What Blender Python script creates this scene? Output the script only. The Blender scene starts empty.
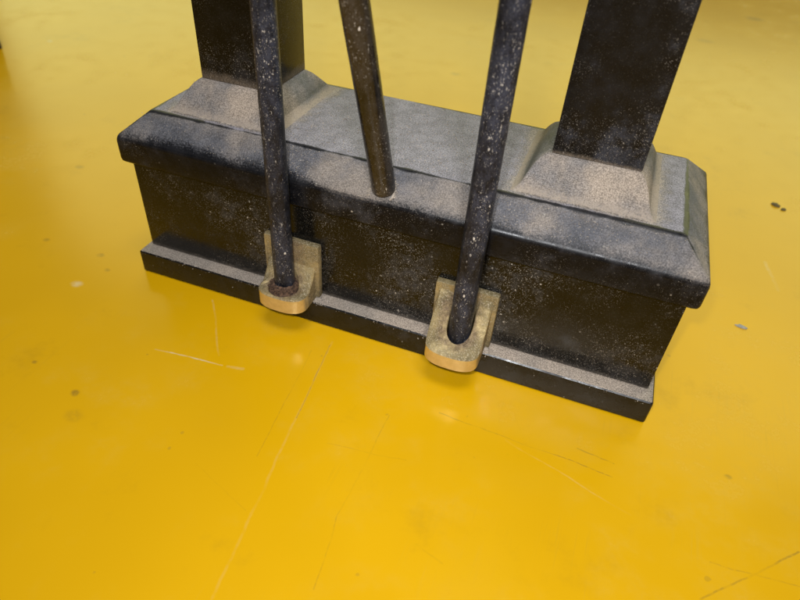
import bpy, bmesh, math, random
from mathutils import Vector, Matrix
random.seed(7)
S = 0.12                     # one design unit (half the length of the box) in metres
sc = bpy.context.scene
COL = sc.collection

# ------------------------------------------------------------ camera
cd = bpy.data.cameras.new('camera'); cam = bpy.data.objects.new('camera', cd); COL.objects.link(cam)
sc.camera = cam
cd.sensor_fit = 'HORIZONTAL'; cd.sensor_width = 36; cd.lens = 613.2 / 800 * 36
cd.clip_start = 0.002; cd.clip_end = 60
r = Vector((0.93523094, 0.34889226, 0.06014385)); u = Vector((-0.26835967, 0.58779208, 0.7632061)); f = Vector((-0.23092462, 0.72991414, -0.64334995))
M = Matrix((r, u, -f)).transposed().to_4x4(); M.translation = Vector((0.61215, -1.98047, 1.62841)) * S
cam.matrix_world = M
cd.dof.use_dof = True; cd.dof.focus_distance = 2.05 * S; cd.dof.aperture_fstop = 13

# ------------------------------------------------------------ world, lamps, exposure
w = bpy.data.worlds.new('World'); sc.world = w; w.use_nodes = True
bg = w.node_tree.nodes['Background']
bg.inputs['Color'].default_value = (0.86, 0.93, 1.0, 1); bg.inputs['Strength'].default_value = 0.06

def area(name, loc, target, sx, sy, power, col):
    l = bpy.data.lights.new(name, 'AREA'); l.shape = 'RECTANGLE'; l.size = sx; l.size_y = sy
    l.energy = power; l.color = col
    o = bpy.data.objects.new(name, l); COL.objects.link(o)
    o.location = loc
    o.rotation_euler = (Vector(target) - Vector(loc)).to_track_quat('-Z', 'Y').to_euler()
    return o
# the lamp just behind, above and a little right of the photographer
area('front_lamp', (0.19, -0.43, 0.42), (0.03, -0.04, 0.03), 0.06, 0.05, 1.15, (0.97, 0.975, 1.0))
# the ceiling lamp of the room, high above
area('ceiling_lamp', (0.25, -0.40, 2.3), (0.1, 0.3, 0), 1.0, 0.7, 20.0, (0.97, 0.98, 1.0))
# the flash beside the lens
area('camera_flash', (0.058, -0.246, 0.224), (0.025, -0.055, 0.02), 0.008, 0.006, 0.115, (0.95, 0.97, 1.0)).data.spread = math.radians(95)
# the tall window behind the object, across the room
area('window_light', (0.0, 2.6, 1.67), (0.0, 0.0, 1.67), 7.0, 2.25, 80.0, (0.97, 0.985, 0.38))

sc.view_settings.view_transform = 'Standard'; sc.view_settings.look = 'None'
sc.view_settings.exposure = 0; sc.view_settings.gamma = 1; sc.view_settings.use_curve_mapping = False
sc.render.engine = 'CYCLES'
sc.render.resolution_x = 1024; sc.render.resolution_y = 768

# ------------------------------------------------------------ node helpers
class NT:
    def __init__(self, name):
        self.m = bpy.data.materials.new(name); self.m.use_nodes = True
        self.t = self.m.node_tree; self.t.nodes.clear()
        self.out = self.t.nodes.new('ShaderNodeOutputMaterial')
        self.b = self.t.nodes.new('ShaderNodeBsdfPrincipled')
        self.t.links.new(self.b.outputs[0], self.out.inputs[0])
        self.co = self.t.nodes.new('ShaderNodeTexCoord').outputs['Object']
        self.geo = self.t.nodes.new('ShaderNodeNewGeometry')
    def put(self, sock, v):
        if isinstance(v, bpy.types.NodeSocket): self.t.links.new(v, sock)
        elif isinstance(v, (tuple, list)) and len(v) == 3 and sock.type == 'RGBA': sock.default_value = (*v, 1)
        else: sock.default_value = v
    def math(self, op, a, b=0.0, c=0.0, clamp=False):
        n = self.t.nodes.new('ShaderNodeMath'); n.operation = op; n.use_clamp = clamp
        self.put(n.inputs[0], a); self.put(n.inputs[1], b); self.put(n.inputs[2], c)
        return n.outputs[0]
    def ramp(self, v, a, b, lo=0.0, hi=1.0):
        n = self.t.nodes.new('ShaderNodeMapRange'); n.interpolation_type = 'SMOOTHSTEP'
        self.put(n.inputs['Value'], v); self.put(n.inputs['From Min'], a); self.put(n.inputs['From Max'], b)
        self.put(n.inputs['To Min'], lo); self.put(n.inputs['To Max'], hi)
        return n.outputs[0]
    def mapping(self, scale=(1, 1, 1), loc=(0, 0, 0), rot=(0, 0, 0), vec=None):
        n = self.t.nodes.new('ShaderNodeMapping'); self.put(n.inputs['Vector'], vec or self.co)
        n.inputs['Scale'].default_value = scale; n.inputs['Location'].default_value = loc; n.inputs['Rotation'].default_value = rot
        return n.outputs[0]
    def noise(self, scale, detail=3, rough=0.55, vec=None, dist=0.0):
        n = self.t.nodes.new('ShaderNodeTexNoise'); self.put(n.inputs['Vector'], vec or self.co)
        n.inputs['Scale'].default_value = scale; n.inputs['Detail'].default_value = detail
        n.inputs['Roughness'].default_value = rough; n.inputs['Distortion'].default_value = dist
        return n.outputs['Fac']
    def voro(self, scale, vec=None, feature='F1'):
        n = self.t.nodes.new('ShaderNodeTexVoronoi'); self.put(n.inputs['Vector'], vec or self.co)
        n.feature = feature; n.inputs['Scale'].default_value = scale
        return n
    def mix(self, fac, a, b):
        n = self.t.nodes.new('ShaderNodeMix'); n.data_type = 'RGBA'
        self.put(n.inputs[0], fac); self.put(n.inputs[6], a); self.put(n.inputs[7], b)
        return n.outputs[2]
    def mixf(self, fac, a, b):
        n = self.t.nodes.new('ShaderNodeMix'); n.data_type = 'FLOAT'
        self.put(n.inputs[0], fac); self.put(n.inputs[2], a); self.put(n.inputs[3], b)
        return n.outputs[0]
    def xyz(self, v):
        n = self.t.nodes.new('ShaderNodeSeparateXYZ'); self.put(n.inputs[0], v); return n.outputs
    def bump(self, h, strength, dist):
        n = self.t.nodes.new('ShaderNodeBump'); n.inputs['Strength'].default_value = strength
        n.inputs['Distance'].default_value = dist; self.put(n.inputs['Height'], h)
        self.t.links.new(n.outputs[0], self.b.inputs['Normal'])
    def set(self, **k):
        for a, v in k.items(): self.put(self.b.inputs[a.replace('_', ' ')], v)
        return self.m

def speck_mask(n, scale, size, keep, vec=None):
    """small irregular flecks: voronoi cells of which only a share carries a fleck"""
    wob = n.noise(scale * 2.3, 2, vec=vec)
    v = n.voro(scale, vec)
    d = n.math('ADD', v.outputs['Distance'], n.math('MULTIPLY', n.math('SUBTRACT', wob, 0.5), 0.35))
    c = n.xyz(v.outputs['Color'])
    sz = n.math('MULTIPLY', c[1], size)
    hit = n.math('LESS_THAN', c[0], keep)
    m = n.ramp(n.math('SUBTRACT', d, sz), 0.0, 0.05, 1.0, 0.0)
    return n.math('MULTIPLY', m, hit)

Z1_ = 0.1036
def black_paint(name, base=(0.007, 0.0068, 0.0065), rough=0.22, top=0.0, top_col=(0.23, 0.22, 0.21), chamfer=0.0,
                flecks=0.3, smear=0.25, foot=None, foot_col=(0.36, 0.29, 0.22), smear_col=(0.075, 0.072, 0.075), grain=0.25, foot_amt=1.0, spec=0.45, worn=None, drift=None, panel_col=None, wipes=0.0, rub=None, fleck_amt=0.6):
    """glossy black paint under dust: dust lies thick on faces that look up, in flecks and smears on the rest.
    foot = (z_low, z_high) of a dusty foot in object space"""
    n = NT(name)
    nz = n.xyz(n.geo.outputs['True Normal'])[2]
    big = n.noise(28, 4, 0.6); mid = n.noise(150, 4, 0.65); fine = n.noise(1400, 2, 0.7); vfine = n.noise(2000, 2, 0.6)
    col = n.mix(n.ramp(mid, 0.35, 0.7), base, tuple(min(1, c * 2.1) for c in base))
    # thin smears
    sm = n.math('MULTIPLY', n.ramp(n.math('ADD', n.math('MULTIPLY', big, 0.6), n.math('MULTIPLY', mid, 0.4)), 0.50, 0.66), smear)
    sm = n.math('MULTIPLY', sm, n.ramp(fine, 0.3, 0.65, 0.45, 1.0))
    col = n.mix(sm, col, smear_col)
    if wipes:      # hand-wiped streaks low on the face
        st = n.noise(1, 4, 0.6, n.mapping((800, 800, 90), rot=(0, 0.8, 0)), 1.2)
        wz = n.math('MULTIPLY', n.ramp(st, 0.42, 0.62), n.ramp(n.math('ADD', n.xyz(n.co)[2], n.math('MULTIPLY', n.math('SUBTRACT', big, 0.5), 0.5 * S)), 0.06 * S, 0.42 * S, 1.0, 0.15))
        wz = n.math('MULTIPLY', wz, wipes); col = n.mix(wz, col, smear_col); sm = n.math('MAXIMUM', sm, wz)
    # dust on upward faces
    flat = n.ramp(nz, 0.86, 0.97)
    slope = n.math('SUBTRACT', n.ramp(nz, 0.22, 0.55), flat)
    cover = n.math('ADD', n.math('MULTIPLY', flat, top), n.math('MULTIPLY', slope, chamfer))
    grit_f = n.ramp(n.math('ADD', n.math('MULTIPLY', fine, 0.6), n.math('MULTIPLY', vfine, 0.4)), 0.36, 0.60, 0.62, 1.05)
    patch = n.ramp(n.math('ADD', n.math('MULTIPLY', big, 0.45), n.math('ADD', n.math('MULTIPLY', mid, 0.3), n.math('MULTIPLY', fine, 0.25))), 0.34, 0.58, 0.45, 1.1)
    patch = n.mixf(n.math('MULTIPLY', flat, 0.85), patch, grit_f)
    p = n.xyz(n.co); ax = n.math('ABSOLUTE', p[0]); ay = n.math('ABSOLUTE', p[1])
    if drift:      # dust swept up round the foot of each pedestal: (centre xs, half x, half y)
        xs, hx, hy = drift
        q = None
        for xc in xs:
            ex = n.math('SUBTRACT', n.math('ABSOLUTE', n.math('SUBTRACT', p[0], xc * S)), hx * S)
            ey = n.math('SUBTRACT', ay, hy * S)
            d = n.math('MAXIMUM', ex, ey); q = d if q is None else n.math('MINIMUM', q, d)
        q = n.math('ADD', q, n.math('ADD', n.math('MULTIPLY', n.math('SUBTRACT', mid, 0.5), 0.07 * S), n.math('MULTIPLY', n.math('SUBTRACT', big, 0.5), 0.16 * S)))
        dr = n.math('MULTIPLY', n.ramp(q, -0.01 * S, 0.060 * S, 1.0, 0.0), n.ramp(fine, 0.3, 0.6, 0.55, 1.0))
    if rub:
        rz = n.ramp(n.math('ADD', p[2], n.math('ADD', n.math('MULTIPLY', n.math('SUBTRACT', big, 0.5), 0.09 * S), n.math('MULTIPLY', n.math('SUBTRACT', fine, 0.5), 0.045 * S))), rub[0] * S, rub[1] * S, 0.06, 1.0)
        cover = n.math('MULTIPLY', cover, rz)
    dust = n.math('MULTIPLY', cover, patch, clamp=True)
    if drift: dust = n.math('MAXIMUM', dust, n.math('MULTIPLY', dr, n.math('MULTIPLY', cover, 1.15)), clamp=True)
    if worn:       # bare paint along the upper arris and the hips: (Lf, Df, Lc, Dc)
        a_, b_, c_, e_ = worn
        wob = n.math('ADD', n.math('MULTIPLY', n.math('SUBTRACT', mid, 0.47), 0.008 * S), n.math('MULTIPLY', n.math('SUBTRACT', big, 0.52), 0.05 * S))
        d1 = n.math('MAXIMUM', n.math('SUBTRACT', ax, a_ * S), n.math('SUBTRACT', ay, b_ * S))
        d1 = n.math('ABSOLUTE', n.math('SUBTRACT', d1, 0.002 * S))
        hip = n.math('ABSOLUTE', n.math('SUBTRACT', n.math('SUBTRACT', ax, a_ * S), n.math('SUBTRACT', ay, b_ * S)))
        hip = n.math('ADD', hip, n.math('MULTIPLY', n.math('LESS_THAN', n.math('SUBTRACT', ax, a_ * S), 0.0), 1.0))
        dd = n.math('ADD', n.math('MINIMUM', d1, n.math('ADD', hip, 0.002 * S)), wob)
        dust = n.math('MULTIPLY', dust, n.ramp(dd, 0.001 * S, 0.008 * S, 0.08, 1.0))
    gr = n.ramp(vfine, 0.3, 0.72, 1.0 - grain * 1.6, 1.0 + grain * 1.6)
    tcol = n.mix(n.ramp(big, 0.38, 0.66), top_col, foot_col)
    if drift: tcol = n.mix(dr, tcol, (0.46, 0.39, 0.32))
    if panel_col: tcol = n.mix(n.math('MULTIPLY', flat, n.math('SUBTRACT', 1.0, dr)), tcol, n.mix(n.ramp(mid, 0.35, 0.65), panel_col, tuple(c * 1.25 for c in panel_col)))
    nn = n.t.nodes.new('ShaderNodeVectorMath'); nn.operation = 'SCALE'; n.put(nn.inputs[0], tcol); n.put(nn.inputs['Scale'], gr)
    col = n.mix(dust, col, nn.outputs[0])
    tot = n.math('MAXIMUM', dust, sm)
    if foot:
        z = n.xyz(n.co)[2]
        fz = n.ramp(n.math('ADD', z, n.math('MULTIPLY', n.math('SUBTRACT', mid, 0.5), (foot[1] - foot[0]) * 1.6)), foot[0], foot[1], 1.0, 0.0)
        fz = n.math('MULTIPLY', n.math('MULTIPLY', fz, n.ramp(fine, 0.3, 0.62, 0.35, 1.0)), foot_amt)
        col = n.mix(fz, col, foot_col); tot = n.math('MAXIMUM', tot, fz)
    # flecks of two sizes, thicker where the smears are
    dens = n.ramp(big, 0.40, 0.62, 0.10, 1.15)
    f1 = speck_mask(n, 560, 0.22, 0.07 * flecks)
    f2 = n.ramp(n.noise(1150, 3, 0.75), 0.735 - 0.08 * flecks, 0.80 - 0.08 * flecks); f3 = n.ramp(n.noise(2500, 2, 0.7), 0.70 - 0.06 * flecks, 0.77 - 0.06 * flecks, 0.0, 0.75)
    fl = n.math('MULTIPLY', n.math('MAXIMUM', f1, n.math('MAXIMUM', f2, f3)), dens, clamp=True)
    fl = n.math('MULTIPLY', fl, fleck_amt)
    col = n.mix(fl, col, n.mix(mid, (0.62, 0.56, 0.47), (0.42, 0.39, 0.35)))
    tot = n.math('MAXIMUM', tot, fl)
    ro = n.mixf(tot, n.ramp(mid, 0.3, 0.7, rough, rough + 0.14), 0.85)
    n.bump(n.math('ADD', n.math('MULTIPLY', tot, n.math('ADD', fine, vfine)), n.math('MULTIPLY', mid, 0.25)), 0.22, 0.0005)
    return n.set(Base_Color=col, Roughness=ro, Specular_IOR_Level=n.mixf(tot, n.ramp(nz, 0.0, 0.4, spec * 0.4, spec) if rub else spec, 0.15))

M_body = black_paint('black_paint_body', flecks=1.4, fleck_amt=0.75, smear=0.5, base=(0.004, 0.0038, 0.0032), rough=0.14, spec=0.30, foot=(Z1_ * S, (Z1_ + .022) * S), foot_amt=0.6, foot_col=(0.20, 0.17, 0.14))
M_plinth = black_paint('black_paint_plinth', top=1.15, top_col=(0.32, 0.272, 0.225), foot_col=(0.43, 0.35, 0.275), flecks=0.3, smear=0.25, rough=0.22, base=(0.006, 0.006, 0.006), spec=0.35, grain=0.3)
M_cap = black_paint('black_paint_cap', chamfer=0.72, top=0.92, top_col=(0.205, 0.205, 0.225), foot_col=(0.37, 0.315, 0.265), flecks=1.0, smear=0.5, rough=0.22, base=(0.005, 0.005, 0.006), spec=0.34, grain=0.22,
                    worn=(0.9285, 0.2653, 1.03, 0.3725), drift=((-0.652, 0.620), .215, .236), panel_col=(0.32, 0.30, 0.335), smear_col=(0.075, 0.075, 0.085), rub=(0.588, 0.616))
M_ped = black_paint('dusty_pedestal', top=0.95, chamfer=0.92, top_col=(0.235, 0.225, 0.225), foot_col=(0.43, 0.35, 0.275), smear=0.6, flecks=0.5, grain=0.26, foot=(0.002 * S, 0.030 * S))
M_col = black_paint('black_paint_column', flecks=1.35, fleck_amt=0.7, smear=0.30, rough=0.16, spec=0.17, base=(0.004, 0.004, 0.004), foot=(0.003 * S, 0.042 * S), foot_amt=0.5, smear_col=(0.075, 0.072, 0.08))
M_col_film = black_paint('filmed_black_column', flecks=1.35, fleck_amt=0.7, smear=0.62, rough=0.26, spec=0.2, foot=(0.002 * S, 0.016 * S), foot_amt=0.5, smear_col=(0.095, 0.10, 0.125), base=(0.006, 0.0062, 0.0075), wipes=0.0)

def rod_paint(name, base, chips, rough, brown=0.0, film_col=(0.13, 0.145, 0.215), film_amt=0.34, spec=0.2):
    n = NT(name)
    v = n.mapping((1, 1, 0.55))
    big = n.noise(60, 3, 0.6, v); mid = n.noise(330, 4, 0.65, v); fine = n.noise(1800, 2, 0.6)
    col = n.mix(n.ramp(mid, 0.4, 0.65), base, tuple(c * 2.2 for c in base))
    if brown: col = n.mix(n.math('MULTIPLY', n.ramp(big, 0.35, 0.6), brown), col, (0.035, 0.024, 0.014))
    dens = n.ramp(big, 0.40, 0.62, 0.15, 1.0)
    f1 = speck_mask(n, 620, 0.24, 0.16 * chips, v)
    f2 = n.ramp(n.noise(950, 3, 0.75, v), 0.685 - 0.08 * chips, 0.735 - 0.08 * chips); f3 = n.ramp(n.noise(2100, 2, 0.7, v), 0.67 - 0.06 * chips, 0.74 - 0.06 * chips, 0, 0.8)
    fl = n.math('MAXIMUM', n.math('MULTIPLY', f1, n.ramp(big, 0.42, 0.55, 0.3, 1.0)), n.math('MULTIPLY', n.math('MAXIMUM', f2, f3), dens), clamp=True)
    film = n.math('MULTIPLY', n.math('MULTIPLY', n.ramp(mid, 0.30, 0.62, 0.35, 1.0), n.ramp(big, 0.32, 0.60, 0.2, 1.0)), film_amt)
    film = n.math('MULTIPLY', film, n.ramp(fine, 0.32, 0.55, 0.4, 1.0))
    col = n.mix(film, col, film_col)
    col = n.mix(fl, col, n.mix(mid, (0.80, 0.76, 0.70), (0.46, 0.42, 0.37)))
    ro = n.mixf(n.math('MAXIMUM', fl, film), n.ramp(mid, 0.3, 0.7, rough, rough + 0.15), 0.8)
    n.bump(n.math('ADD', n.math('MULTIPLY', mid, 0.5), n.math('MULTIPLY', fl, 0.4)), 0.45, 0.0005)
    return n.set(Base_Color=col, Roughness=ro, Specular_IOR_Level=spec)
M_rod = rod_paint('chipped_black_rod', (0.003, 0.003, 0.0035), 0.85, 0.24)
M_rod_brown = rod_paint('brown_black_rod', (0.006, 0.005, 0.004), 0.55, 0.12, 0.45, (0.10, 0.09, 0.085), 0.3, 0.38)

def brass():
    n = NT('dirty_brass')
    nz = n.xyz(n.geo.outputs['True Normal'])[2]
    big = n.noise(90, 3, 0.6); mid = n.noise(420, 4, 0.7); fine = n.noise(1700, 2, 0.65)
    streak = n.noise(260, 3, 0.6)
    clean = n.mix(n.ramp(streak, 0.35, 0.65), (0.74, 0.57, 0.27), (0.66, 0.50, 0.22))
    dirt = n.mix(n.ramp(mid, 0.38, 0.62), (0.04, 0.030, 0.012), (0.215, 0.165, 0.075))
    dirt = n.mix(n.ramp(fine, 0.5, 0.68, 0.0, 0.7), dirt, (0.55, 0.47, 0.34)); dirt = n.mix(n.ramp(n.noise(900, 3, 0.7), 0.55, 0.70, 0.0, 0.7), dirt, (0.05, 0.04, 0.025))
    y = n.xyz(n.co)[1]
    gx = n.xyz(n.co)[0]; gy = n.math('ADD', y, 0.088 * S)
    gd = n.math('SQRT', n.math('ADD', n.math('MULTIPLY', gx, gx), n.math('MULTIPLY', gy, gy)))
    gd = n.math('ADD', gd, n.math('MULTIPLY', n.math('SUBTRACT', mid, 0.5), 0.08 * S))
    grime = n.ramp(gd, 0.055 * S, 0.092 * S, 0.9, 0.0)
    dirt = n.mix(grime, dirt, n.mix(n.ramp(fine, 0.35, 0.65), (0.06, 0.032, 0.018), (0.22, 0.14, 0.085)))
    front = n.ramp(y, -0.105 * S, -0.085 * S, 1.0, 0.0)              # the nose is rubbed clean
    amount = n.math('MAXIMUM', n.ramp(nz, 0.2, 0.6), n.math('SUBTRACT', 1.0, front))
    amount = n.math('MULTIPLY', amount, n.ramp(n.math('ADD', n.math('MULTIPLY', big, .5), n.math('MULTIPLY', mid, .5)), 0.36, 0.6, 0.42, 0.96))
    amount = n.math('MAXIMUM', amount, n.ramp(mid, 0.62, 0.74, 0.0, 0.2))
    n.bump(n.math('ADD', n.math('MULTIPLY', fine, n.math('ADD', amount, 0.1)), mid), 0.4, 0.0006)
    return n.set(Base_Color=n.mix(amount, clean, dirt), Metallic=n.mixf(amount, 0.55, 0.1), Roughness=n.mixf(amount, 0.34, 0.8))
M_brass = brass()
def hole_dirt():
    n = NT('dark_hole_dirt'); m = n.noise(900, 3, 0.7)
    n.bump(m, 0.6, 0.001)
    return n.set(Base_Color=n.mix(n.ramp(m, 0.35, 0.65), (0.035, 0.018, 0.010), (0.17, 0.095, 0.055)), Roughness=0.9)
M_dirt = hole_dirt()
def dust_mat():
    n = NT('dust_grains'); m = n.noise(700, 1)
    return n.set(Base_Color=n.mix(n.ramp(m, 0.35, 0.65), (0.25, 0.21, 0.17), (0.52, 0.45, 0.37)), Roughness=0.95)
M_dust = dust_mat()
def plain(name, a, b, scale, rough):
    n = NT(name); m = n.noise(scale, 3)
    n.bump(m, 0.3, 0.0005)
    return n.set(Base_Color=n.mix(n.ramp(m, 0.3, 0.7), a, b), Roughness=rough)
M_chip = plain('grey_chip', (0.30, 0.30, 0.27), (0.5, 0.48, 0.42), 900, 0.7)
M_crumb = plain('dark_crumb', (0.10, 0.085, 0.035), (0.24, 0.19, 0.08), 900, 0.9)
M_block = plain('dark_block', (0.03, 0.02, 0.014), (0.06, 0.04, 0.028), 60, 0.45)

# yellow painted sheet with its scratches and stains
SEGS = [  # x0,y0,x1,y1 (design units), half width, strength, pale?
    (-0.692, -0.765, -0.428, -0.737, .0048, .85, 1), (-0.406, -0.733, -0.350, -0.724, .010, .35, 1),
    (-0.658, -0.446, -0.469, -0.700, .006, .30, 1), (-0.121, -0.471, 0.003, -1.451, .007, .11, 1),
    (-0.121, -0.489, -0.072, -0.845, .0035, .60, 0), (-0.171, -0.540, -0.115, -1.022, .0035, .28, 0),
    (0.207, -0.711, 0.201, -1.113, .0035, .24, 0), (0.201, -1.113, 0.236, -1.331, .0035, .32, 0),
    (0.361, -0.635, 0.940, -0.661, .0036, .60, 0), (0.824, -0.599, 0.941, -0.608, .004, .55, 0),
    (0.593, -0.658, 1.004, -0.780, .005, .16, 1), (1.202, -0.969, 1.480, -0.710, .005, .60, 0),
    (1.230, -0.844, 1.467, -0.825, .0035, .60, 0), (0.437, -1.109, 0.524, -1.133, .004, .40, 0),
    (1.511, 0.851, 1.548, 0.637, .014, .32, 1),
    (0.06, -0.9, 0.32, -0.86, .003, .25, 0), (-0.28, -1.12, -0.05, -1.2, .003, .22, 0)]
SPOTS = [  # x,y,radius,strength,pale?
    (-1.0252, -0.984, .013, .6, 0), (-0.7999, -1.042, .021, .75, 0), (-0.7364, -1.1166, .040, .25, 0), (-1.8732, 0.1792, .03, .45, 0),
    (-1.5389, -0.399, .022, .45, 0), (-1.2538, -0.3883, .022, .5, 0), (-1.1603, -0.4618, .018, .45, 0), (-1.2037, -0.5848, .030, .75, 1),
    (1.2915, -0.5137, .016, .55, 0), (-0.5107, 2.4838, .05, .5, 0), (1.792, 5.5778, .11, .6, 0), (1.2884, 4.4624, .09, .4, 0), (-3.4118, 1.5897, .03, .9, 1),]
def yellow():
    n = NT('yellow_gloss_paint')
    big = n.noise(9, 3, 0.5); mid = n.noise(55, 4, 0.6); fine = n.noise(420, 3, 0.6)
    col = n.mix(n.ramp(big, 0.3, 0.7), (0.74, 0.398, 0.002), (0.80, 0.435, 0.003))
    haze = n.math('MULTIPLY', n.ramp(n.math('ADD', n.math('MULTIPLY', big, .5), n.math('MULTIPLY', mid, .5)), 0.48, 0.68), n.ramp(fine, .3, .7, .4, 1))
    col = n.mix(n.math('MULTIPLY', haze, 0.16), col, (0.66, 0.46, 0.10))
    col = n.mix(n.math('MULTIPLY', n.ramp(n.noise(21, 5, 0.7), 0.56, 0.74), 0.22), col, (0.42, 0.23, 0.01))
    tiny = speck_mask(n, 130, 0.10, 0.10); col = n.mix(n.math('MULTIPLY', tiny, 0.28), col, (0.28, 0.18, 0.03))
    # hair scratches in two directions
    for k, (sx, rot) in enumerate(((1, 0.5), (1, -1.1), (1, 1.9))):
        v = n.mapping((190, 4.0, 1), (k * 3.1, k * 1.7, 0), (0, 0, rot))
        h = n.noise(1, 2, 0.5, v)
        h = n.math('MULTIPLY', n.ramp(n.math('ABSOLUTE', n.math('SUBTRACT', h, 0.5)), 0.0, 0.010, 1, 0), n.ramp(n.noise(16 + 3 * k, 2), 0.56, 0.70))
        col = n.mix(n.math('MULTIPLY', h, 0.14), col, ((0.46, 0.27, 0.02), (0.62, 0.40, 0.06), (0.5, 0.30, 0.03))[k])
    xy = n.xyz(n.co)
    wobx = n.math('MULTIPLY', n.math('SUBTRACT', mid, 0.5), 0.022 * S)
    X = n.math('ADD', xy[0], wobx); Y = n.math('ADD', xy[1], n.math('MULTIPLY', n.math('SUBTRACT', n.noise(48, 3), 0.5), 0.022 * S))
    brk = n.ramp(fine, 0.30, 0.58, 0.25, 1.0); brk2 = n.ramp(mid, 0.32, 0.62, 0.15, 1.0)
    pale = None; dark = None
    def acc(cur, v): return v if cur is None else n.math('MAXIMUM', cur, v)
    for x0, y0, x1, y1, hw, st, pl in SEGS:
        dx, dy = (x1 - x0) * S, (y1 - y0) * S; L2 = dx * dx + dy * dy
        px = n.math('SUBTRACT', X, x0 * S); py = n.math('SUBTRACT', Y, y0 * S)
        t = n.math('DIVIDE', n.math('ADD', n.math('MULTIPLY', px, dx), n.math('MULTIPLY', py, dy)), L2, clamp=True)
        ex = n.math('SUBTRACT', px, n.math('MULTIPLY', t, dx)); ey = n.math('SUBTRACT', py, n.math('MULTIPLY', t, dy))
        d = n.math('SQRT', n.math('ADD', n.math('MULTIPLY', ex, ex), n.math('MULTIPLY', ey, ey)))
        m = n.math('MULTIPLY', n.math('MULTIPLY', n.ramp(d, hw * S * 0.25, hw * S * 0.85, st * (0.9 if st > 0.8 else 0.72), 0.0), brk), brk2 if st < 0.9 else 1.0)
        if pl: pale = acc(pale, m)
        else: dark = acc(dark, m)
    for x0, y0, rad, st, pl in SPOTS:
        px = n.math('SUBTRACT', X, x0 * S); py = n.math('SUBTRACT', Y, y0 * S)
        d = n.math('SQRT', n.math('ADD', n.math('MULTIPLY', px, px), n.math('MULTIPLY', n.math('MULTIPLY', py, py), 1.8)))
        m = n.math('MULTIPLY', n.ramp(d, rad * S * 0.3, rad * S * 1.15, st * 0.72, 0.0), brk)
        if pl: pale = acc(pale, m)
        else: dark = acc(dark, m)
    col = n.mix(dark, col, (0.16, 0.10, 0.025)); col = n.mix(pale, col, (0.80, 0.68, 0.42))
    ro = n.ramp(n.math('ADD', n.math('MULTIPLY', haze, 0.6), n.math('MULTIPLY', mid, 0.4)), 0.0, 0.8, 0.19, 0.29)
    n.bump(n.math('SUBTRACT', n.math('MULTIPLY', big, 0.035), n.math('MULTIPLY', n.math('MAXIMUM', dark, pale), 0.06)), 0.12, 0.004)
    return n.set(Base_Color=col, Roughness=ro, Specular_IOR_Level=0.5)
M_yellow = yellow()

# ------------------------------------------------------------ object helpers
def obj(name, bm, mat, parent=None, loc=(0, 0, 0), smooth=False):
    """bm is in design units; the mesh is stored in metres"""
    bmesh.ops.recalc_face_normals(bm, faces=bm.faces)
    bm.transform(Matrix.Scale(S, 4))
    me = bpy.data.meshes.new(name); bm.to_mesh(me); bm.free()
    me.materials.append(mat)
    if smooth:
        me.shade_smooth() if hasattr(me, 'shade_smooth') else None
    o = bpy.data.objects.new(name, me); COL.objects.link(o)
    o.location = Vector(loc) * S
    if parent: o.parent = parent
    return o
def autosmooth(o, ang=35):
    bm = bmesh.new(); bm.from_mesh(o.data)
    for fc in bm.faces: fc.smooth = True
    for e in bm.edges:
        e.smooth = len(e.link_faces) == 2 and e.calc_face_angle(0) < math.radians(ang)
    bm.to_mesh(o.data); bm.free()
    return o
def empty(name, loc=(0, 0, 0)):
    o = bpy.data.objects.new(name, None); COL.objects.link(o); o.location = Vector(loc) * S
    o.empty_display_size = 0.01
    return o
def tag(o, label, cat, group=None):
    o['label'] = label; o['category'] = cat
    if group: o['group'] = group
    return o
def box_bm(x0, x1, y0, y1, z0, z1, bev=0.0, seg=3):
    bm = bmesh.new(); bmesh.ops.create_cube(bm, size=1)
    for v in bm.verts:
        v.co = Vector((x0 if v.co.x < 0 else x1, y0 if v.co.y < 0 else y1, z0 if v.co.z < 0 else z1))
    if bev: bmesh.ops.bevel(bm, geom=list(bm.edges), offset=bev, segments=seg, profile=0.6, affect='EDGES')
    return bm
def rect_loft(levels, corner=0.0, cap_top=True, cap_bot=True, nseg=4):
    """levels: (half x, half y, z); rounded-corner rectangles joined one above the other"""
    bm = bmesh.new(); rings = []
    for hx, hy, z in levels:
        ring = []
        for (sx, sy, a0) in ((1, 1, 0), (-1, 1, 90), (-1, -1, 180), (1, -1, 270)):
            for k in range(nseg + 1):
                a = math.radians(a0 + 90 * k / nseg)
                ring.append(bm.verts.new((sx * (hx - corner) + corner * math.cos(a), sy * (hy - corner) + corner * math.sin(a), z)))
        rings.append(ring)
    for a, b in zip(rings, rings[1:]):
        for i in range(len(a)):
            j = (i + 1) % len(a); bm.faces.new((a[i], a[j], b[j], b[i]))
    if cap_bot: bm.faces.new(list(reversed(rings[0])))
    if cap_top: bm.faces.new(rings[-1])
    return bm

# ------------------------------------------------------------ setting
bm = bmesh.new(); bmesh.ops.create_grid(bm, x_segments=1, y_segments=1, size=30)
floor = obj('floor', bm, M_yellow); floor['kind'] = 'structure'
floor['label'] = 'glossy yellow painted sheet with scratches and stains'

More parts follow.
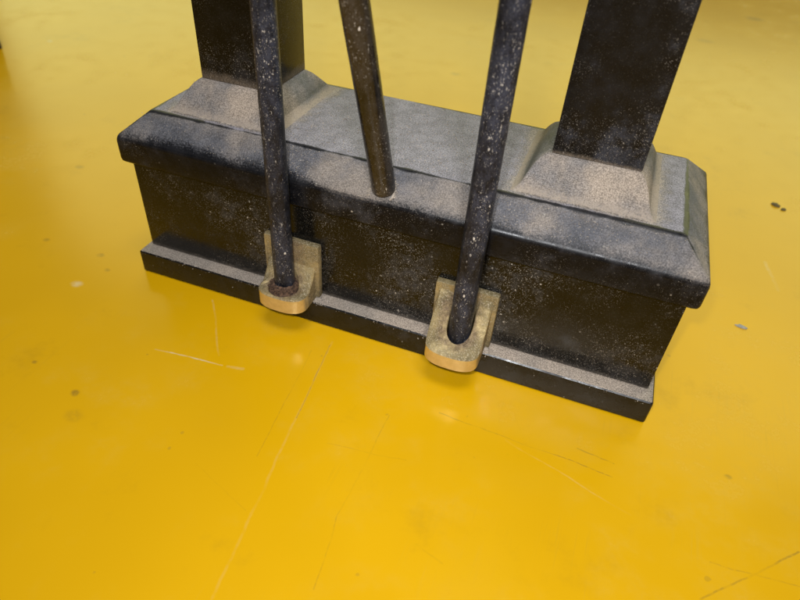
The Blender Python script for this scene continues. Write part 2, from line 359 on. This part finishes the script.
# ------------------------------------------------------------ the stand
Z1, Z2, Z3, Z4, ZP = 0.1036, 0.4875, 0.5933, 0.6711, 0.7678
stand = tag(empty('column_stand'), 'dusty glossy black box base with two square columns and two brass brackets', 'stand')
autosmooth(obj('plinth', box_bm(-1.0225, 1.0235, -0.402, 0.402, 0.0005, Z1, 0.011), M_plinth, stand))
autosmooth(obj('body', box_bm(-1.0, 1.0, -0.342, 0.342, Z1 + 0.002, Z2 - 0.0015, 0.004, 2), M_body, stand))
Lc, Dc, Lf, Df = 1.0300, 0.3725, 0.9285, 0.2653
cap = rect_loft([(Lc - .018, Dc - .018, Z2), (Lc - .008, Dc - .008, Z2 + .002), (Lc - .002, Dc - .002, Z2 + .008), (Lc, Dc, Z2 + .018),
                 (Lc, Dc, Z3 - .022), (Lc - .0015, Dc - .0015, Z3 - .012), (Lc - .005, Dc - .005, Z3 - .003), (Lc - .011, Dc - .011, Z3 + .004), (Lc - .019, Dc - .019, Z3 + .0105),
                 (Lf + .010, Df + .010, Z4 - .0045), (Lf + .003, Df + .003, Z4 - .0008), (Lf - .006, Df - .006, Z4), (Lf - .05, Df - .05, Z4)], corner=0.016)
autosmooth(obj('cap', cap, M_cap, stand), 30)
ZB = Z4 - 0.002
for xc in (-0.652, 0.620):
    h = ZP - ZB
    lv = [(.226, .247, 0.001), (.218, .239, .004), (.210, .231, .009), (.203, .223, .016), (.197, .215, .025)]
    for k in range(1, 6):
        t = k / 5
        lv.append((.197 - .034 * t - .014 * t ** 4, .215 - .078 * t, .025 + (h - .025) * t - (.003 if k == 5 else 0)))
    lv.append((.1425, .1327, h))
    autosmooth(obj('pedestal', rect_loft(lv, corner=0.007), M_ped, stand, (xc, 0, ZB)), 38)
for xc, hw, mt in ((-0.650, .1409, M_col), (0.6275, .1385, M_col_film)):
    autosmooth(obj('column', box_bm(-hw, hw, -.1313, .1313, 0.001, 2.2, 0.004, 2), mt, stand, (xc, 0, ZP)))

# brass brackets: a back plate on the body and a round-nosed lug whose arms rise to the plate around a slot
def bracket(xc, nose, ztop, ramp, slot_x, slot_y, slot_r, round_hole):
    root = empty('bracket', (xc, -0.342, Z1)); root.parent = stand
    # back plate with softly broken edges, front at -thk
    thk = 0.030
    pl = box_bm(-.111, .111, -thk, -0.001, 0.003, 0.2365, 0.006, 2)
    autosmooth(obj('back_plate', pl, M_brass, root))
    N = 28; y1 = slot_y; ybk = -thk + .004
    hw = .096
    def zt(y):     # y relative to the body face, negative towards the viewer
        t = min(1, max(0, (y - ramp[0]) / (ramp[1] - ramp[0])))
        return ztop + ramp[2] * t ** 1.15
    outer, inner = [], []
    yc = nose + .062
    nb = 6
    for k in range(nb): outer.append((hw, ybk + (yc - ybk) * k / nb))
    for k in range(N + 1):
        a = math.pi * k / N; outer.append((math.copysign(abs(math.cos(a)) ** .75, math.cos(a)) * hw, yc - .062 * math.sin(a) ** .8))
    for k in range(nb): outer.append((-hw, yc + (ybk - yc) * (k + 1) / nb))
    if round_hole:
        tot = len(outer)
        for k in range(tot):
            a = math.radians(80 - 340 * k / (tot - 1)); inner.append((slot_x + slot_r * math.cos(a), slot_y + slot_r * math.sin(a)))
    else:
        for k in range(nb): inner.append((slot_x + slot_r, ybk + (y1 - ybk) * k / nb))
        for k in range(N + 1):
            a = math.pi * k / N; inner.append((slot_x + slot_r * math.cos(a), y1 - slot_r * math.sin(a)))
        for k in range(nb): inner.append((slot_x - slot_r, y1 + (ybk - y1) * (k + 1) / nb))
    bm = bmesh.new()
    ch = .006
    loops = []
    cx, cy = 0, -.09
    def add(pts, zf, inset=0, ctr=(0, -.09)):
        out = []
        for x, y in pts:
            d = Vector((x - ctr[0], y - ctr[1])); d = d.normalized() * inset if d.length else d
            out.append(bm.verts.new((x - d.x, y - d.y, zf(y))))
        return out
    b0 = add(outer, lambda y: 0.002); b1 = add(outer, lambda y: zt(y) - ch); b2 = add(outer, lambda y: zt(y), ch)
    i0 = add(inner, lambda y: zt(y)); i1 = add(inner, lambda y: 0.022); 
    i00 = add(inner, lambda y: zt(y) - .006, .003, (slot_x, slot_y))
    n = len(b0)
    for k in range(n - 1):
        for a, b in ((b0, b1), (b1, b2), (b2, i0), (i0, i00), (i00, i1)):
            bm.faces.new((a[k], a[k + 1], b[k + 1], b[k]))
    if round_hole:
        bm.faces.new((b2[0], i0[0], i0[-1], b2[-1])); bm.faces.new((i0[0], i00[0], i00[-1], i0[-1])); bm.faces.new((i00[0], i1[0], i1[-1], i00[-1]))
    autosmooth(obj('lug', bm, M_brass, root), 40)
    # the bottom of the hole
    bm = bmesh.new()
    rr = slot_r + .004
    pts = [(slot_x + rr * math.cos(2 * math.pi * k / 24), slot_y + rr * math.sin(2 * math.pi * k / 24)) for k in range(24)]
    bm.faces.new([bm.verts.new((x, y, (.054 if round_hole else .034) + .005 * random.random())) for x, y in pts])
    o = obj('hole_bottom', bm, M_dirt, root)
    if round_hole:                      # the rust packed up round the foot of the rod
        bm = bmesh.new(); n = 26; rings = []
        for q, z in ((.0575, .050), (.054, .070), (.047, .084), (.0385, .090), (.036, .084)):
            rings.append([bm.verts.new((slot_x + q * (1 + .07 * (random.random() - .5)) * math.cos(6.2832 * k / n), slot_y + .009 * (q < .05) + q * (1 + .07 * (random.random() - .5)) * math.sin(6.2832 * k / n), z + .007 * (random.random() - .5))) for k in range(n)])
        for a, b in zip(rings, rings[1:]):
            for k in range(n): bm.faces.new((a[k], a[(k + 1) % n], b[(k + 1) % n], b[k]))
        autosmooth(obj('rust_collar', bm, M_dirt, root), 60)
    return root
# y is relative to the body face (-0.342)
bracket(-0.330, -.160, 0.066, (-.085, -.02, .085), -0.003, -.094, .058, True)
bracket(0.338, -.186, 0.060, (-.150, -.025, .155), 0.006, -.088, .046, False)

# ------------------------------------------------------------ rods
def rod(mat, p0, p1, rad, rad2=None, rounded=True):
    bm = bmesh.new(); d = Vector(p1) - Vector(p0); L = d.length; rad2 = rad2 or rad
    prof = [(0.0, 0.0)] + [(rad * math.sin(a), rad * .35 * (1 - math.cos(a))) for a in (0.4, 0.8, 1.2, 1.571)]
    nst = 60
    for k in range(1, nst + 1):
        prof.append((rad + (rad2 - rad) * k / nst, rad * .35 + (L - rad * .35) * k / nst))
    prof.append((0, L))
    rings = []; n = 28
    for rr, z in prof:
        if rr == 0: rings.append([bm.verts.new((0, 0, z))]); continue
        j = 1 + 0.012 * (random.random() - .5)
        rings.append([bm.verts.new((rr * j * math.cos(2 * math.pi * k / n), rr * j * math.sin(2 * math.pi * k / n), z)) for k in range(n)])
    for a, b in zip(rings, rings[1:]):
        for k in range(n):
            q = (k + 1) % n
            if len(a) == 1: bm.faces.new((a[0], b[k], b[q]))
            elif len(b) == 1: bm.faces.new((a[k], a[q], b[0]))
            else: bm.faces.new((a[k], a[q], b[q], b[k]))
    o = obj('rod', bm, mat)
    o.location = Vector(p0) * S
    o.rotation_euler = d.to_track_quat('Z', 'Y').to_euler()
    return autosmooth(o, 50)
G = 'thin black rods rising in front of the columns'
tag(rod(M_rod, (-0.333, -0.425, Z1 + .034), (-0.336, -0.425, 2.6), .0372, .0358),
    'chipped black rod standing in the brass bracket nearer the left column', 'rod', G)
tag(rod(M_rod_brown, (0.0085, -0.332, Z4 - .062), (-0.1317, -0.872, 2.6), .0388, .0388),
    'brownish black rod leaning out of the sloping edge of the cap, between the other two', 'rod', G)
tag(rod(M_rod, (0.345, -0.430, Z1 + .034), (0.347, -0.430, 2.6), .0392, .0372),
    'chipped black rod standing in the U slot of the brass bracket nearer the right column', 'rod', G)

# ------------------------------------------------------------ dust grains lying on ledges, around feet and in the brackets
def grains(name, spots, label, mat=M_dust):
    vs, fs = [], []
    for x, y, z, sz in spots:
        a = random.random() * 6.28; i = len(vs)
        for k in range(3):
            b = a + k * 2.09 + random.uniform(-.4, .4); q = sz * random.uniform(.7, 1.3)
            vs.append(((x + q * math.cos(b)) * S, (y + q * math.sin(b)) * S, (z - sz * .25) * S))
        vs.append(((x + random.uniform(-.3, .3) * sz) * S, (y + random.uniform(-.3, .3) * sz) * S, (z + sz * random.uniform(.5, .9)) * S))
        fs += [(i, i + 1, i + 3), (i + 1, i + 2, i + 3), (i + 2, i, i + 3), (i, i + 2, i + 1)]
    me = bpy.data.meshes.new(name); me.from_pydata(vs, [], fs); me.materials.append(mat)
    o = bpy.data.objects.new(name, me); COL.objects.link(o); o['kind'] = 'stuff'; o['label'] = label
    return o
sp = []
rs = lambda m=.0028: m * random.uniform(.45, 1.0) ** 1.5
for _ in range(2600):                                     # plinth ledge
    sp.append((random.uniform(-1.01, 1.01), -0.342 - abs(random.gauss(0, .028)), Z1, rs()))
for _ in range(1700):                                     # flat top between the pedestals
    sp.append((random.uniform(-.43, .39), random.uniform(-.25, .25), Z4, rs(.0050)))
def on_chamfer(x, t): return (x, -(Dc - .018) + (Dc - .018 - Df - .012) * t, Z3 + .010 + (Z4 - .004 - Z3 - .010) * t)
for _ in range(1800):                                     # sloping front of the cap, in drifts
    x = random.choice((random.gauss(-.25, .12), random.gauss(.45, .15), random.uniform(-.98, .98)))
    if abs(x) < .97: sp.append((*on_chamfer(x, random.random()), rs(.0026)))
for xc in (-.652, .62):                                   # feet of the pedestals and of the columns
    for _ in range(700):
        sp.append((xc + random.uniform(-.2, .2), -.243 - abs(random.gauss(0, .004)), Z4 + .002, rs()))
        t = random.random()
        sp.append((xc + random.uniform(-.17, .17), -(.230 - .086 * t ** .92), ZB + .018 + (ZP - ZB - .030) * t, rs(.0024)))
for k in range(1100):                                     # collar of dust round the leaning rod
    a = random.random() * 6.283; q = .0385 + abs(random.gauss(0, .005)); x = .0035 + q * math.cos(a); y = -.345 + q * 1.05 * math.sin(a)
    t = (y + Dc - .018) / (Dc - .018 - Df - .012)
    if -0.1 < t < 1:
        g = on_chamfer(x, t); sp.append((g[0], g[1], g[2] + .003 + .003 * random.random(), rs(.0042)))
for xc, q, zz in ((-.33, .15, .066), (.338, .17, .06)):
    for _ in range(260):
        a = random.random() * 6.283
        sp.append((xc + .1 + random.gauss(0, .02), -.342 - .03 - abs(random.gauss(0, .015)), Z1, rs(.0036)))
        sp.append((xc - .1 + random.gauss(0, .02), -.342 - .03 - abs(random.gauss(0, .015)), Z1, rs(.0030)))
rust = []
for k in range(900):
    a = random.random() * 6.283; q = .036 + abs(random.gauss(0, .011))
    if q < .056: rust.append((-.333 + q * math.cos(a), -.434 + q * math.sin(a) * 1.05, Z1 + .072 + .016 * random.random(), rs(.0050)))
for k in range(500):
    a = random.random() * 6.283; q = .034 + abs(random.gauss(0, .007))
    if q < .046: rust.append((.344 + q * math.cos(a), -.430 + q * math.sin(a), Z1 + .036 + .012 * random.random(), rs(.0055)))
grains('rust_crumbs', rust, 'rusty brown crumbs packed round the feet of the two upright rods in the brackets', M_dirt)
grains('dust', sp, 'pale tan dust grains lying on the ledges and slopes of the black stand')

# ------------------------------------------------------------ small bits on the floor
def flake(name, loc, sx, sy, h, rot, mat, seed):
    rnd = random.Random(seed); bm = bmesh.new(); n = 9; top = []; bot = []
    for k in range(n):
        a = 2 * math.pi * k / n; q = rnd.uniform(.65, 1.1)
        x, y = sx * q * math.cos(a), sy * q * math.sin(a)
        bot.append(bm.verts.new((x, y, 0.0008))); top.append(bm.verts.new((x * .85, y * .85, h * rnd.uniform(.6, 1.2))))
    c = bm.verts.new((0, 0, h * 1.3))
    for k in range(n):
        j = (k + 1) % n
        bm.faces.new((bot[k], bot[j], top[j], top[k])); bm.faces.new((top[k], top[j], c))
    bm.faces.new(list(reversed(bot)))
    o = obj(name, bm, mat, None, loc); o.rotation_euler.z = rot
    return o
tag(flake('flake', (1.376, 0.292, 0), .030, .011, .006, -.25, M_chip, 1), 'small grey flake lying on the yellow sheet beside the right end of the cap', 'flake')
tag(flake('crumb', (1.610, 1.465, 0), 0.026, .017, .010, -.5, M_crumb, 2), 'larger of two dark crumbs on the yellow sheet behind the right end', 'crumb', 'dark crumbs')
tag(flake('crumb', (1.648, 1.432, 0), .017, .013, .008, .3, M_crumb, 3), 'smaller of two dark crumbs on the yellow sheet behind the right end', 'crumb', 'dark crumbs')

# the corner of another dark block just reaching in at the left edge
bm = box_bm(-1.2, 0, 0, 0.9, 0.0005, .30, .006, 2)
blk = obj('block', bm, M_block, None, (-3.560, 1.300, 0)); blk.rotation_euler.z = math.radians(62)
autosmooth(blk)
tag(blk, 'corner of a dark brown block at the far left edge', 'block')
